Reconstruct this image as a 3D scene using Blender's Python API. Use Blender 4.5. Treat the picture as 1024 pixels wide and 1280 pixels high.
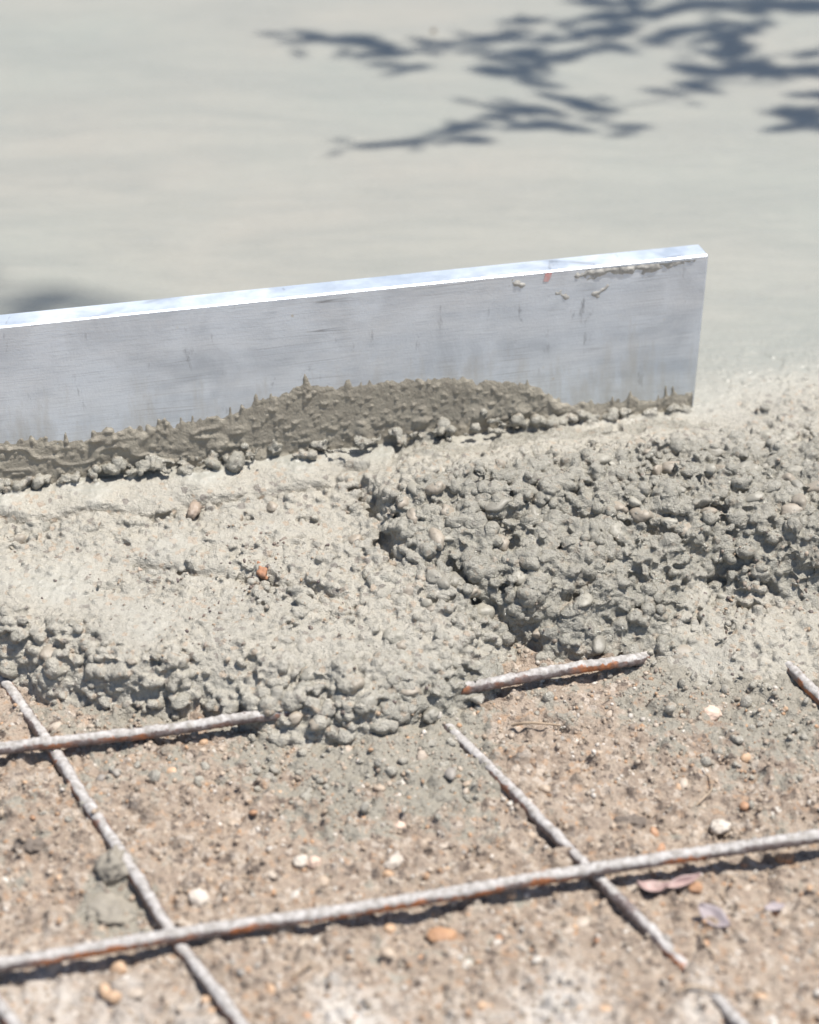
import bpy, bmesh, math, random
import numpy as np
from mathutils import Vector, Matrix

# ------------------------------------------------------------------ scene, camera, light
for o in list(bpy.data.objects): bpy.data.objects.remove(o)
SC = bpy.context.scene
COL = SC.collection
rng = np.random.default_rng(11)
random.seed(11)

TH = math.radians(35.0); FPX = 2660.0; HC = 0.82          # tilt, focal length in photo pixels, eye height above the slab
cam_d = bpy.data.cameras.new('camera'); cam = bpy.data.objects.new('camera', cam_d); COL.objects.link(cam)
cam.location = (0, 0, HC); cam.rotation_euler = (math.pi/2 - TH, 0, 0)
cam_d.sensor_fit = 'VERTICAL'; cam_d.sensor_height = 36.0; cam_d.sensor_width = 28.8
cam_d.lens = FPX/1280*36.0; cam_d.clip_start = .02; cam_d.clip_end = 2000
cam_d.dof.use_dof = True; cam_d.dof.focus_distance = 1.40; cam_d.dof.aperture_fstop = 4.0
SC.camera = cam

SUN_EL, SUN_AZ = 72.0, 2.0                                # azimuth counted from +X towards +Y
SV = Vector((math.cos(math.radians(SUN_EL))*math.cos(math.radians(SUN_AZ)),
             math.cos(math.radians(SUN_EL))*math.sin(math.radians(SUN_AZ)), math.sin(math.radians(SUN_EL))))
W = bpy.data.worlds.new('World'); SC.world = W; W.use_nodes = True
nt = W.node_tree; bg = nt.nodes['Background']
sky = nt.nodes.new('ShaderNodeTexSky'); sky.sky_type = 'NISHITA'; sky.sun_disc = False
sky.sun_elevation = math.radians(SUN_EL); sky.sun_rotation = math.radians(90 - SUN_AZ)
nt.links.new(sky.outputs[0], bg.inputs[0]); bg.inputs[1].default_value = 0.095
sd = bpy.data.lights.new('sun', 'SUN'); sd.energy = 5.0; sd.angle = math.radians(.53); sd.color = (1, .96, .90)
so = bpy.data.objects.new('sun', sd); COL.objects.link(so)
so.rotation_euler = SV.to_track_quat('Z', 'Y').to_euler(); so.location = SV*8
SC.view_settings.view_transform = 'Standard'; SC.view_settings.look = 'None'
SC.view_settings.gamma = 1.0; SC.view_settings.use_curve_mapping = False
SC.view_settings.exposure = 0.42

# ------------------------------------------------------------------ helpers
def px(x, y, z=0.0):
    """place on the level z that the photograph shows at pixel x, y"""
    u = x-512.0; v = y-640.0
    t = (HC-z)/(FPX*math.sin(TH)+v*math.cos(TH))
    return np.array([u*t, (FPX*math.cos(TH)-v*math.sin(TH))*t, z])

def _h(ix, iy, iz, seed):
    h = (ix.astype(np.int64)*374761393 + iy.astype(np.int64)*668265263 + iz.astype(np.int64)*2147483647 + seed*974711) & 0xffffffff
    h = ((h ^ (h >> 13))*1274126177) & 0xffffffff
    h = ((h ^ (h >> 16))*2246822519) & 0xffffffff
    return ((h ^ (h >> 15)) & 0xffff)/65535.0

def noise3(P, scale, seed=0):
    Q = np.asarray(P)*scale; F = np.floor(Q); w = Q-F; w = w*w*(3-2*w); F = F.astype(np.int64); r = 0
    for a in (0, 1):
        for b in (0, 1):
            for c in (0, 1):
                r = r + _h(F[:, 0]+a, F[:, 1]+b, F[:, 2]+c, seed)*np.abs(1-a-w[:, 0])*np.abs(1-b-w[:, 1])*np.abs(1-c-w[:, 2])
    return r*2-1

def noise2(X, Y, scale, seed=0):
    return noise3(np.stack([X, Y, np.full_like(X, .37)], 1), scale, seed)

def fbm2(X, Y, scale, octs=4, seed=0, gain=.5):
    r = 0; a = 1.0; n = 0
    for k in range(octs):
        r = r+a*noise2(X, Y, scale*2**k, seed+k*7); n += a; a *= gain
    return r/n

def mesh_from(name, V, F, smooth=True):
    """numpy verts and faces (all of one size) to a mesh"""
    V = np.asarray(V, np.float32); F = np.asarray(F, np.int32)
    me = bpy.data.meshes.new(name); n = F.shape[1]
    me.vertices.add(len(V)); me.vertices.foreach_set('co', V.ravel())
    me.loops.add(F.size); me.loops.foreach_set('vertex_index', F.ravel())
    me.polygons.add(len(F)); me.polygons.foreach_set('loop_start', np.arange(0, F.size, n, dtype=np.int32))
    me.polygons.foreach_set('loop_total', np.full(len(F), n, np.int32))
    me.update(calc_edges=True); me.validate()
    if smooth: me.polygons.foreach_set('use_smooth', np.ones(len(me.polygons), bool))
    return me

def attr(me, name, vals):
    a = me.attributes.new(name, 'FLOAT', 'POINT'); a.data.foreach_set('value', np.asarray(vals, np.float32))
def cattr(me, name, rgb):
    a = me.attributes.new(name, 'FLOAT_COLOR', 'POINT')
    a.data.foreach_set('color', np.concatenate([rgb, np.ones((len(rgb), 1))], 1).astype(np.float32).ravel())

def link(name, me, m=None, parent=None, loc=None, rot=None, scale=None):
    o = bpy.data.objects.new(name, me); COL.objects.link(o)
    if m is not None and me is not None and len(me.materials) == 0: me.materials.append(m)
    if parent is not None: o.parent = parent
    if loc is not None: o.location = loc
    if rot is not None: o.rotation_euler = rot
    if scale is not None: o.scale = scale
    return o

def tag(o, label, cat, group=None):
    o['label'] = label; o['category'] = cat
    if group: o['group'] = group
    return o

def grid_faces(ny, nx):
    i = np.arange(ny*nx).reshape(ny, nx)
    return np.stack([i[:-1, :-1].ravel(), i[:-1, 1:].ravel(), i[1:, 1:].ravel(), i[1:, :-1].ravel()], 1)

# pebble shapes
def ico(sub):
    bm = bmesh.new(); bmesh.ops.create_icosphere(bm, subdivisions=sub, radius=1.0)
    V = np.array([v.co[:] for v in bm.verts]); F = np.array([[v.index for v in f.verts] for f in bm.faces]); bm.free()
    return V, F
ICO2, ICO3, ICO4 = ico(2), ico(3), ico(4)          # 80 and 320 triangles
def pebble_shape(base, seed, rough=.16, angular=0.0):
    V, F = base; V = V.copy()
    d = 1+rough*noise3(V+seed*3.1, 1.1, seed)+rough*.5*noise3(V+seed*1.7, 2.4, seed+5)
    if angular:                        # a few flat cuts, like broken stone
        r = np.random.default_rng(seed)
        for k in range(6):
            n = r.normal(size=3); n /= np.linalg.norm(n); c = r.uniform(.62, .85)
            s = V@n; d = np.where(s > c, d*(1-angular*(1-c/np.maximum(s, 1e-6))), d)
    return V*d[:, None], F

def rot_mats(n, r):
    q = r.normal(size=(n, 4)); q /= np.linalg.norm(q, axis=1)[:, None]; w, x, y, z = q.T
    return np.stack([1-2*(y*y+z*z), 2*(x*y-z*w), 2*(x*z+y*w), 2*(x*y+z*w), 1-2*(x*x+z*z), 2*(y*z-x*w),
                     2*(x*z-y*w), 2*(y*z+x*w), 1-2*(x*x+y*y)], 1).reshape(n, 3, 3)

def scatter_mesh(C, S, R, shapes, which):
    """many pebbles as arrays: centres, half axes, rotations"""
    Vs, Fs, ids, off = [], [], [], 0
    for k, (V, F) in enumerate(shapes):
        idx = np.nonzero(which == k)[0]
        if len(idx) == 0: continue
        P = np.einsum('nij,nvj->nvi', R[idx], V[None]*S[idx][:, None, :])+C[idx][:, None, :]
        Vs.append(P.reshape(-1, 3)); n = len(V)
        Fs.append((F[None]+(np.arange(len(idx))*n)[:, None, None]).reshape(-1, 3)+off); off += len(idx)*n
        ids.append(np.repeat(idx, n))
    return np.concatenate(Vs), np.concatenate(Fs), np.concatenate(ids)

# ------------------------------------------------------------------ materials
class Mat:
    def __init__(s, name):
        s.m = bpy.data.materials.new(name); s.m.use_nodes = True
        s.t = s.m.node_tree; s.b = s.t.nodes['Principled BSDF']; s._pos = None
    def n(s, t, **kw):
        x = s.t.nodes.new(t)
        for k, v in kw.items(): setattr(x, k, v)
        return x
    def l(s, a, b): s.t.links.new(a, b)
    def put(s, sock, v):
        if isinstance(v, bpy.types.NodeSocket): s.l(v, sock)
        elif isinstance(v, (tuple, list)) and len(v) == 3 and sock.type == 'RGBA': sock.default_value = (*v, 1)
        else: sock.default_value = v
    def pos(s, obj=False, scale=None):
        if obj: c = s.n('ShaderNodeTexCoord').outputs['Object']
        else: c = s.n('ShaderNodeNewGeometry').outputs['Position']
        if scale:
            mp = s.n('ShaderNodeMapping'); s.l(c, mp.inputs[0]); mp.inputs['Scale'].default_value = scale; c = mp.outputs[0]
        return c
    def noise(s, scale, detail=4, rough=.55, vec=None, dist=0):
        x = s.n('ShaderNodeTexNoise'); s.l(vec if vec is not None else s.pos(), x.inputs['Vector'])
        x.inputs['Scale'].default_value = scale; x.inputs['Detail'].default_value = detail
        x.inputs['Roughness'].default_value = rough; x.inputs['Distortion'].default_value = dist
        return x.outputs['Fac']
    def vor(s, scale, vec=None, out='Distance'):
        x = s.n('ShaderNodeTexVoronoi'); s.l(vec if vec is not None else s.pos(), x.inputs['Vector']); x.inputs['Scale'].default_value = scale
        return x.outputs[out]
    def ramp(s, fac, a, b, c0=0.0, c1=1.0):
        x = s.n('ShaderNodeMapRange'); s.put(x.inputs[0], fac); x.inputs[1].default_value = a; x.inputs[2].default_value = b
        x.inputs[3].default_value = c0; x.inputs[4].default_value = c1
        return x.outputs[0]
    def mix(s, fac, a, b, mode='MIX'):
        x = s.n('ShaderNodeMix', data_type='RGBA', blend_type=mode)
        s.put(x.inputs[0], fac); s.put(x.inputs[6], a); s.put(x.inputs[7], b); return x.outputs[2]
    def math(s, op, a, b=0.0):
        x = s.n('ShaderNodeMath', operation=op); s.put(x.inputs[0], a); s.put(x.inputs[1], b); return x.outputs[0]
    def at(s, name, out='Fac'):
        return s.n('ShaderNodeAttribute', attribute_name=name).outputs[out]
    def bump(s, h, dist, strength=1.0, prev=None):
        x = s.n('ShaderNodeBump'); s.l(h, x.inputs['Height']); x.inputs['Distance'].default_value = dist
        x.inputs['Strength'].default_value = strength
        if prev is not None: s.l(prev, x.inputs['Normal'])
        return x.outputs[0]
    def out(s, col, rough, nor=None, metal=None, spec=None):
        s.put(s.b.inputs['Base Color'], col); s.put(s.b.inputs['Roughness'], rough)
        if nor is not None: s.l(nor, s.b.inputs['Normal'])
        if metal is not None: s.put(s.b.inputs['Metallic'], metal)
        if spec is not None: s.put(s.b.inputs['Specular IOR Level'], spec)
        return s.m

def mat_concrete():
    k = Mat('fresh_concrete'); co_ = k.at('coarse')
    big = k.noise(2.3, 3); fine = k.noise(420, 3)
    streak = k.noise(9, 5, .6, k.pos(scale=(2.0, 14, 1)))
    s = k.mix(k.ramp(big, .35, .65), (.268, .278, .245), (.302, .285, .247))
    arc = k.noise(3.2, 6, .62, k.pos(scale=(1, 3.5, 1)), 1.6)
    s = k.mix(k.ramp(arc, .42, .62, 0, .42), s, (.234, .240, .214))
    s = k.mix(k.ramp(streak, .35, .72, 0, .5), s, (.325, .316, .279))
    s = k.mix(k.ramp(fine, .40, .66, 0, .35), s, (.235, .225, .192))
    spk = k.ramp(k.vor(330), .0, .16, 1, 0)
    s = k.mix(k.math('MULTIPLY', spk, .35), s, (.46, .435, .39))
    a = k.noise(18, 4); b = k.noise(170, 4); d = k.noise(700, 3)
    c = k.mix(k.ramp(a, .35, .65), (.445, .412, .345), (.395, .37, .315))
    c = k.mix(k.ramp(b, .42, .70, 0, .55), c, (.30, .28, .232))
    c = k.mix(k.ramp(d, .55, .75, 0, .5), c, (.53, .50, .435))
    # grit that is not coated: tan and dark grains
    g = k.vor(300, out='Color'); gs = k.n('ShaderNodeSeparateColor'); k.l(g, gs.inputs[0])
    c = k.mix(k.ramp(gs.outputs[0], .92, .95, 0, .5), c, (.40, .29, .20))
    c = k.mix(k.ramp(gs.outputs[1], .95, .97, 0, .6), c, (.15, .125, .11))
    wet = k.ramp(k.math('ADD', k.at('wet'), k.math('MULTIPLY', k.math('SUBTRACT', k.noise(35, 4), .5), 1.4)), .3, .8)
    c = k.mix(k.math('MULTIPLY', wet, .55), c, (.255, .243, .203))
    c = k.mix(co_, s, c)
    n = k.bump(k.noise(650, 3), .0005, .5)
    n = k.bump(streak, .004, .35, n)
    nb = k.n('ShaderNodeBump'); k.l(k.noise(430, 4, .65), nb.inputs['Height']); nb.inputs['Distance'].default_value = .0028; k.l(k.math('MULTIPLY', co_, .7), nb.inputs['Strength']); k.l(n, nb.inputs['Normal'])
    nc = k.n('ShaderNodeBump'); k.l(k.noise(1100, 2), nc.inputs['Height']); nc.inputs['Distance'].default_value = .0011; k.l(k.math('MULTIPLY', co_, .9), nc.inputs['Strength']); k.l(nb.outputs[0], nc.inputs['Normal'])
    r0 = k.math('ADD', k.ramp(k.noise(60, 4), .3, .7, .30, .46), k.ramp(arc, .4, .6, .08, -.06)); r1 = k.math('SUBTRACT', k.ramp(k.noise(260, 3), .38, .66, .16, .58), k.math('MULTIPLY', wet, .10))
    x = k.n('ShaderNodeMix'); k.l(co_, x.inputs[0]); k.l(r0, x.inputs[2]); k.l(r1, x.inputs[3])
    return k.out(c, x.outputs[0], nc.outputs[0], spec=.5)

def mat_crust():
    k = Mat('mortar_on_board')
    b = k.noise(120, 4)
    c = k.mix(k.ramp(b, .35, .65), (.34, .305, .24), (.27, .24, .19))
    n = k.bump(k.noise(600, 4, .65), .0012, .8)
    return k.out(c, .6, n)

def mat_soil():
    k = Mat('damp_stony_soil')
    a = k.noise(11, 5); b = k.noise(75, 5, .6); d = k.noise(420, 4)
    c = k.mix(k.ramp(a, .35, .65), (.345, .265, .203), (.30, .238, .187))
    c = k.mix(k.ramp(b, .36, .68), c, (.40, .325, .255))
    c = k.mix(k.ramp(b, .47, .30, 0, .75), c, (.20, .155, .12))
    g = k.vor(260, out='Color'); gs = k.n('ShaderNodeSeparateColor'); k.l(g, gs.inputs[0])
    c = k.mix(k.ramp(gs.outputs[0], .80, .86, 0, .75), c, (.50, .43, .36))
    c = k.mix(k.ramp(gs.outputs[1], .91, .94, 0, .6), c, (.39, .25, .155))
    c = k.mix(k.ramp(gs.outputs[2], .88, .92, 0, .8), c, (.11, .085, .07))
    c = k.mix(k.ramp(d, .5, .7, 0, .35), c, (.47, .40, .32))
    cem = k.at('cement'); cem = k.ramp(k.math('ADD', cem, k.math('MULTIPLY', k.math('SUBTRACT', b, .5), 2.2)), .42, .62)
    c = k.mix(cem, c, (.31, .285, .235))
    pale = k.ramp(k.math('ADD', k.at('lime'), k.math('MULTIPLY', k.math('SUBTRACT', b, .5), .9)), .3, .8)
    c = k.mix(pale, c, (.58, .54, .49))
    n = k.bump(d, .003, .9); n = k.bump(k.noise(1000, 2), .001, .9, n)
    return k.out(c, k.ramp(cem, 0, 1, .8, .45), n, spec=.35)

def mat_stone(name, c1, c2, rough=.55, sc=90):
    k = Mat(name)
    c = k.mix(k.ramp(k.noise(sc, 5), .35, .65), c1, c2)
    c = k.mix(k.ramp(k.noise(500, 3), .56, .7, 0, .5), c, tuple(v*.55 for v in c1))
    n = k.bump(k.noise(700, 3), .0006, .6)
    return k.out(c, rough, n)

def mat_tint(name, rough, coat=None):
    k = Mat(name)
    c = k.at('tint', 'Color')
    c = k.mix(k.ramp(k.noise(420, 4), .38, .66, .0, .55), c, (.20, .17, .13))
    n = k.bump(k.noise(800, 3), .0006, .7)
    return k.out(c, rough, n)

def mat_alu():
    k = Mat('worn_aluminium')
    P = k.pos(True)
    brush = k.noise(60, 5, .6, k.pos(True, (.7, 1, 22)))
    lng = k.noise(6, 5, .65, k.pos(True, (1.2, 1, 7)))
    cloud = k.noise(17, 5, .6, P, 1.2)
    c = k.mix(k.ramp(cloud, .36, .62), (.54, .595, .66), (.74, .795, .855))
    c = k.mix(k.ramp(lng, .42, .62, 0, .75), c, (.80, .845, .89))
    c = k.mix(k.ramp(brush, .50, .68, 0, .45), c, (.46, .505, .56))
    # dark scuffs
    sc = k.noise(26, 5, .7, k.pos(True, (2.6, 1, .8)), .3)
    c = k.mix(k.ramp(sc, .62, .72, 0, .7), c, (.25, .265, .29))
    # thin scratches: lines where stretched noise crosses a value
    for s, v, w in (((.5, 1, 40), .55, .006), ((.3, 1, 18), .48, .004)):
        q = k.noise(3.2, 0, .5, k.pos(True, s)); q = k.math('ABSOLUTE', k.math('SUBTRACT', q, v))
        brk = k.ramp(k.noise(20, 2, .5, P), .48, .60)
        c = k.mix(k.math('MULTIPLY', k.ramp(q, 0, w, .8, 0), brk), c, (.28, .29, .31))
    # cement film and dried droplets
    film = k.noise(11, 6, .7, P, .6)
    fm = k.ramp(film, .52, .72, 0, .55)
    c = k.mix(fm, c, (.60, .59, .56))
    sz = k.n('ShaderNodeSeparateXYZ'); k.l(P, sz.inputs[0])
    low = k.math('ADD', k.ramp(sz.outputs[2], .10, .01), k.math('MULTIPLY', k.math('SUBTRACT', k.noise(26, 5, .7, k.pos(True, (2.2, 1, .45))), .5), 2.2))
    c = k.mix(k.ramp(low, .55, 1.15, 0, .6), c, (.50, .485, .44))
    dr = k.math('MULTIPLY', k.ramp(k.vor(95, P), .05, .13, 1, 0), k.ramp(k.noise(25, 3, .5, P), .56, .64))
    c = k.mix(dr, c, (.62, .60, .55))
    n = k.bump(brush, .0004, .35); n = k.bump(k.noise(500, 3, .5, P), .0003, .4, n)
    met = k.math('MULTIPLY', k.ramp(fm, 0, .5, 1, .45), .58)
    return k.out(c, k.ramp(cloud, .3, .7, .34, .50), n, metal=met)

def mat_rebar(seed=0.0, coat=.5):
    k = Mat('rusty_cement_splashed_steel')
    P = k.pos()
    a = k.noise(38, 5, .65, P); b = k.noise(260, 4, .6, P)
    rust = k.mix(k.ramp(b, .35, .65), (.44, .17, .07), (.20, .09, .05))
    dark = k.mix(k.ramp(b, .4, .6), (.14, .105, .095), (.22, .185, .175))
    c = k.mix(k.ramp(k.noise(22, 4, .6, P), .50, .60), dark, rust)
    nz = k.n('ShaderNodeSeparateXYZ'); k.l(k.n('ShaderNodeNewGeometry').outputs['Normal'], nz.inputs[0])
    m = k.math('ADD', k.math('MULTIPLY', nz.outputs[2], .42), k.math('ADD', k.math('MULTIPLY', a, 1.1), k.math('MULTIPLY', b, .45)))
    m = k.ramp(m, 1.14-coat*.42, 1.22-coat*.42)
    cc = k.mix(k.ramp(b, .4, .65), (.46, .435, .415), (.25, .228, .205))
    c = k.mix(m, c, cc)
    n = k.bump(b, .0012, .9)
    return k.out(c, k.ramp(m, 0, 1, .6, .75), n, metal=k.ramp(m, 0, 1, .25, 0))

def mat_plain(name, c1, c2, rough=.7, sc=60, trans=0.0):
    k = Mat(name)
    c = k.mix(k.ramp(k.noise(sc, 4), .35, .65), c1, c2)
    return k.out(c, rough, k.bump(k.noise(sc*6, 3), .0004, .6))

M_CON = mat_concrete(); M_SLAB = M_CON; M_CRUST = mat_crust(); M_SOIL = mat_soil()
M_ALU = mat_alu(); M_BAR = mat_rebar(coat=.50); M_BARD = mat_rebar(coat=.36)
M_BAR.name = 'cement_splashed_steel'; M_BARD.name = 'bare_rusty_steel'

# ------------------------------------------------------------------ the ground: one sheet, fine where the picture is near
SOIL = -.050
def axis(lo, hi, step, far):
    a = np.arange(lo, hi+step*.5, step); g = []; s = step
    while sum(g) < far: s *= 1.5; g.append(s)
    g = np.cumsum(g); return np.concatenate([(lo-g)[::-1], a, hi+g])
gx = axis(-.36, .36, .0012, 400); gy = axis(.66, 1.17, .0012, 400)
GX, GY = np.meshgrid(gx, gy); shp = GX.shape
fx, fy = GX.ravel(), GY.ravel()
near = np.clip(1-np.maximum(np.abs(fx)-.34, 0)/.3, 0, 1)*np.clip(1-np.maximum(np.abs(fy-.92)-.3, 0)/.3, 0, 1)
GZ = SOIL + near*(.006*fbm2(fx, fy, 11, 3, 3) + .0042*fbm2(fx, fy, 48, 3, 9) + .0034*fbm2(fx, fy, 170, 3, 21))
crumb = fbm2(fx, fy, 120, 3, 44); GZ += near*.0035*np.clip(crumb-.12, 0, 1)*3*np.clip(.5+1.6*noise2(fx, fy, 16, 77), 0, 1)
GZ = GZ.reshape(shp)
i0 = np.searchsorted(gx, -.36+1e-6); j0 = np.searchsorted(gy, .66+1e-6)
def stamp(cx, cy, r, h, flat=1.0, seed=0):
    a, b = np.searchsorted(gx, [cx-r*1.4, cx+r*1.4]); c, d = np.searchsorted(gy, [cy-r*1.4, cy+r*1.4])
    if b-a < 2 or d-c < 2 or b-a > 200: return
    X, Y = np.meshgrid(gx[a:b], gy[c:d]); w = 1+.28*noise2(X.ravel(), Y.ravel(), .9/r, seed).reshape(X.shape)
    q = ((X-cx)**2+(Y-cy)**2)/(r*w)**2
    GZ[c:d, a:b] += h*np.clip(1-q, 0, 1)**flat
for k in range(2600):                         # crumbs and small clods of soil
    x = rng.uniform(-.34, .34); y = rng.uniform(.70, 1.16); r = .0016+.0032*rng.random()**3
    stamp(x, y, r, r*rng.uniform(.5, 1.1), .6, k)
for k in range(130):                          # bigger clods
    x = rng.uniform(-.34, .34); y = rng.uniform(.70, 1.14); r = .004+.006*rng.random()**2
    stamp(x, y, r, r*rng.uniform(.4, .8), .5, k)
def gz(x, y):
    i = int(np.clip(np.searchsorted(gx, x), 1, len(gx)-1)); j = int(np.clip(np.searchsorted(gy, y), 1, len(gy)-1))
    return float(GZ[j, i])
def blob(lst, z=SOIL):
    r = np.zeros(len(fx))
    for (x, y, rad, amt) in lst:
        p = px(x, y, z); q = ((fx-p[0])**2+((fy-p[1])*.62)**2)/(rad/2000)**2
        r = np.maximum(r, amt*np.exp(-q))
    return r
cement = blob([(440, 930, 130, .9), (545, 945, 90, 1), (340, 900, 100, .8), (850, 850, 110, .9), (960, 850, 130, 1), (900, 890, 90, .7),
               (60, 880, 60, .5), (140, 1130, 45, 1), (700, 850, 90, .45), (560, 1000, 80, .6), (30, 1040, 70, .5), (880, 960, 120, .35), (180, 900, 120, .6),
               (480, 1190, 90, .35), (1000, 1000, 120, .35), (620, 1200, 120, .3)])
lime = blob([(60, 1250, 75, .6), (150, 1280, 70, .6), (430, 1275, 50, .8), (490, 1268, 40, .55), (700, 1290, 80, .75), (880, 1290, 70, .6), (250, 1290, 60, .6), (590, 1280, 40, .5)])
Vg = np.stack([fx, fy, GZ.ravel()], 1)
me = mesh_from('ground', Vg, grid_faces(*shp)); attr(me, 'cement', cement); attr(me, 'lime', lime)
ground = link('ground', me, M_SOIL); ground['kind'] = 'structure'

# ------------------------------------------------------------------ shape of the fresh concrete, level by level (pixel x, y, height mm, coarse 0..1)
CP = [  # finished level behind and beside the board
 (-350, 560, 0, 0), (-350, 480, 0, 0), (0, 520, 0, 0), (300, 480, 0, 0), (600, 440, 0, 0), (880, 400, 0, 0), (1024, 400, 0, 0), (1350, 400, 0, 0), (900, 440, 0, .02), (1024, 440, 0, .05), (1350, 450, 0, .1),
 (-350, 650, 0, 0), (0, 612, 0, .05), (150, 596, 0, .05), (300, 580, 0, .05), (450, 562, 0, .05), (600, 545, 0, .05), (750, 527, 0, .05), (866, 514, 0, .05), (930, 490, -0.3, .15), (1024, 480, -0.6, .3), (950, 520, -0.6, .2), (1024, 520, 0, .45), (1350, 520, 0, .5),
 # screeded strip, its broken lower edge on the left
 (-350, 690, -1.3, .1), (0, 632, -0.6, .05), (120, 622, -0.6, .05), (250, 604, -0.6, .05), (380, 588, -0.6, .05), (470, 578, 0, .1), (600, 562, 2, .2), (750, 545, 3, .25), (880, 538, 3, .3),
 (-350, 720, -7.7, .5), (0, 655, -7.7, .55), (80, 650, -8.3, .5), (160, 645, -7.7, .55), (240, 632, -9, .6), (330, 620, -7.7, .55), (420, 606, -7, .55),
 (0, 690, -9, .3), (100, 685, -9, .2), (220, 665, -9.6, .15), (330, 650, -9.6, .15), (440, 640, -9.6, .3),
 # left terrace
 (-350, 790, -14.1, .2), (0, 730, -12.2, .12), (100, 725, -12.2, .1), (190, 700, -11.5, .15), (190, 712, -14.1, .4), (300, 705, -11.5, .3), (320, 722, -15.4, .5), (400, 725, -12.8, .5), (420, 742, -16, .5), (440, 690, -11.5, .3),
 (60, 760, -14.7, .15), (150, 760, -15.4, .12), (260, 770, -17.3, .2), (380, 780, -17.3, .35), (470, 770, -16, .4), (180, 810, -19.2, .2), (280, 830, -21.8, .25), (380, 830, -23, .4), (470, 820, -23, .45),
 # rim of the left terrace and its foot
 (-350, 820, -19.2, .6), (0, 778, -17.3, .7), (60, 795, -18.6, .75), (110, 820, -23, .8), (165, 843, -22.4, .8), (225, 858, -30, .75), (320, 872, -33, .7), (400, 868, -26.9, .8), (460, 872, -27.5, .85), (510, 860, -29.4, .8),
 (-350, 850, -28.8, .9), (0, 810, -26.9, .9), (60, 832, -29.4, .9), (120, 858, -33.3, .9), (180, 874, -37.1, .8),
 (-350, 890, -53, .4), (0, 853, -51.5, .5), (40, 872, -52.5, .5), (110, 892, -53.5, .5), (145, 885, -46.1, .4), (230, 884, -44.2, .35), (300, 890, -43.5, .4), (340, 905, -44, .8), (400, 910, -45, .85), (450, 912, -45, .85), (500, 900, -45, .8), (540, 884, -46, .6),
 (150, 902, -54.5, .2), (240, 905, -54.5, .2), (320, 918, -54.5, .3), (400, 936, -54.5, .3), (460, 936, -54.5, .3), (525, 918, -54.5, .3), (575, 896, -52, .4), (600, 875, -53, .3),
 # heap on the right: left end, crest, face
 (455, 620, -5.8, .5), (465, 650, -8.3, .6), (492, 618, 8, .9), (500, 655, 2, .9), (505, 690, -6.4, .9), (470, 700, -11.5, .5),
 (520, 598, 11, .7), (600, 585, 14, .7), (700, 575, 14, .8), (800, 572, 12, .9), (900, 570, 9, .9), (1024, 580, 6, .9), (1350, 600, 6, .9),
 (560, 640, 9, .9), (640, 630, 11, 1), (740, 622, 11, 1), (840, 622, 7, 1), (940, 630, 3, 1), (1024, 640, 0, 1), (1350, 660, 0, 1),
 (560, 690, -2.6, .9), (640, 670, -1.3, 1), (720, 665, 2, 1), (800, 665, -1.3, 1), (870, 660, -3.8, 1), (960, 665, -5.8, 1), (1024, 675, -6.4, 1), (1350, 690, -6.4, 1),
 (620, 705, -5.1, 1), (700, 700, -3.2, 1), (770, 700, -5.8, 1), (840, 690, -10.2, 1), (885, 690, -15, 1), (960, 692, -15, 1), (1024, 700, -16, 1), (1350, 715, -19, 1),
 # undercut on the right and the puddle below it
 (890, 728, -35.8, .8), (960, 735, -37.1, .8), (1024, 738, -37.1, .8), (1350, 745, -37.1, .8),
 (880, 752, -38.4, .3), (950, 765, -39, .3), (1024, 765, -38.4, .3), (1350, 780, -38.4, .3), (880, 790, -41, .3), (960, 800, -41, .3), (1024, 800, -40.3, .3), (1350, 820, -41, .3), (850, 815, -44.8, .2), (940, 830, -45.4, .3), (1024, 835, -46.1, .3), (1350, 850, -46.1, .2),
 (850, 850, -51.5, .2), (940, 868, -52.5, .2), (1024, 880, -52.5, .2), (1350, 890, -52.5, .2),
 # lower lump
 (640, 745, -14.1, 1), (700, 735, -10.9, 1), (760, 735, -12.8, 1), (820, 735, -19.2, 1), (850, 745, -28.8, .9), (660, 785, -32, 1), (720, 775, -26.9, 1), (780, 775, -28.8, 1), (830, 770, -33.3, .9),
 (650, 805, -42.2, .9), (710, 815, -44.8, .9), (790, 812, -44.8, .9), (830, 795, -42.2, .6), (640, 832, -52.5, .5), (720, 838, -53.5, .4), (800, 840, -53.5, .4),
 # wet slope between the heap and the left terrace
 (540, 730, -10.9, .6), (590, 740, -12.8, .8), (530, 780, -17.3, .45), (590, 780, -21.1, .7), (540, 825, -25.6, .45), (590, 815, -30.1, .6), (560, 855, -34.6, .6), (605, 840, -39.7, .6), (625, 850, -53.5, .3),
 # far below in front, so that it ends under the soil
 (-350, 1000, -58, 0), (0, 960, -58, 0), (300, 990, -58, 0), (600, 970, -58, 0), (900, 960, -58, 0), (1350, 1000, -58, 0),
]
CPA = np.array(CP, float)
CW = np.array([px(a, b, c/1000) for a, b, c, d in CP])
def kern(D): return np.sqrt(D*D+.010**2)
D = np.linalg.norm(CW[:, None, :2]-CW[None, :, :2], axis=2)
A = np.zeros((len(CP)+3,)*2); n_ = len(CP); A[:n_, :n_] = kern(D)+-np.eye(n_)*8e-4
A[:n_, n_] = 1; A[:n_, n_+1:] = CW[:, :2]; A[n_:, :n_] = A[:n_, n_:].T
rhs = np.zeros((n_+3, 2)); rhs[:n_, 0] = CW[:, 2]; rhs[:n_, 1] = CPA[:, 3]
SOL = np.linalg.solve(A, rhs)
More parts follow.
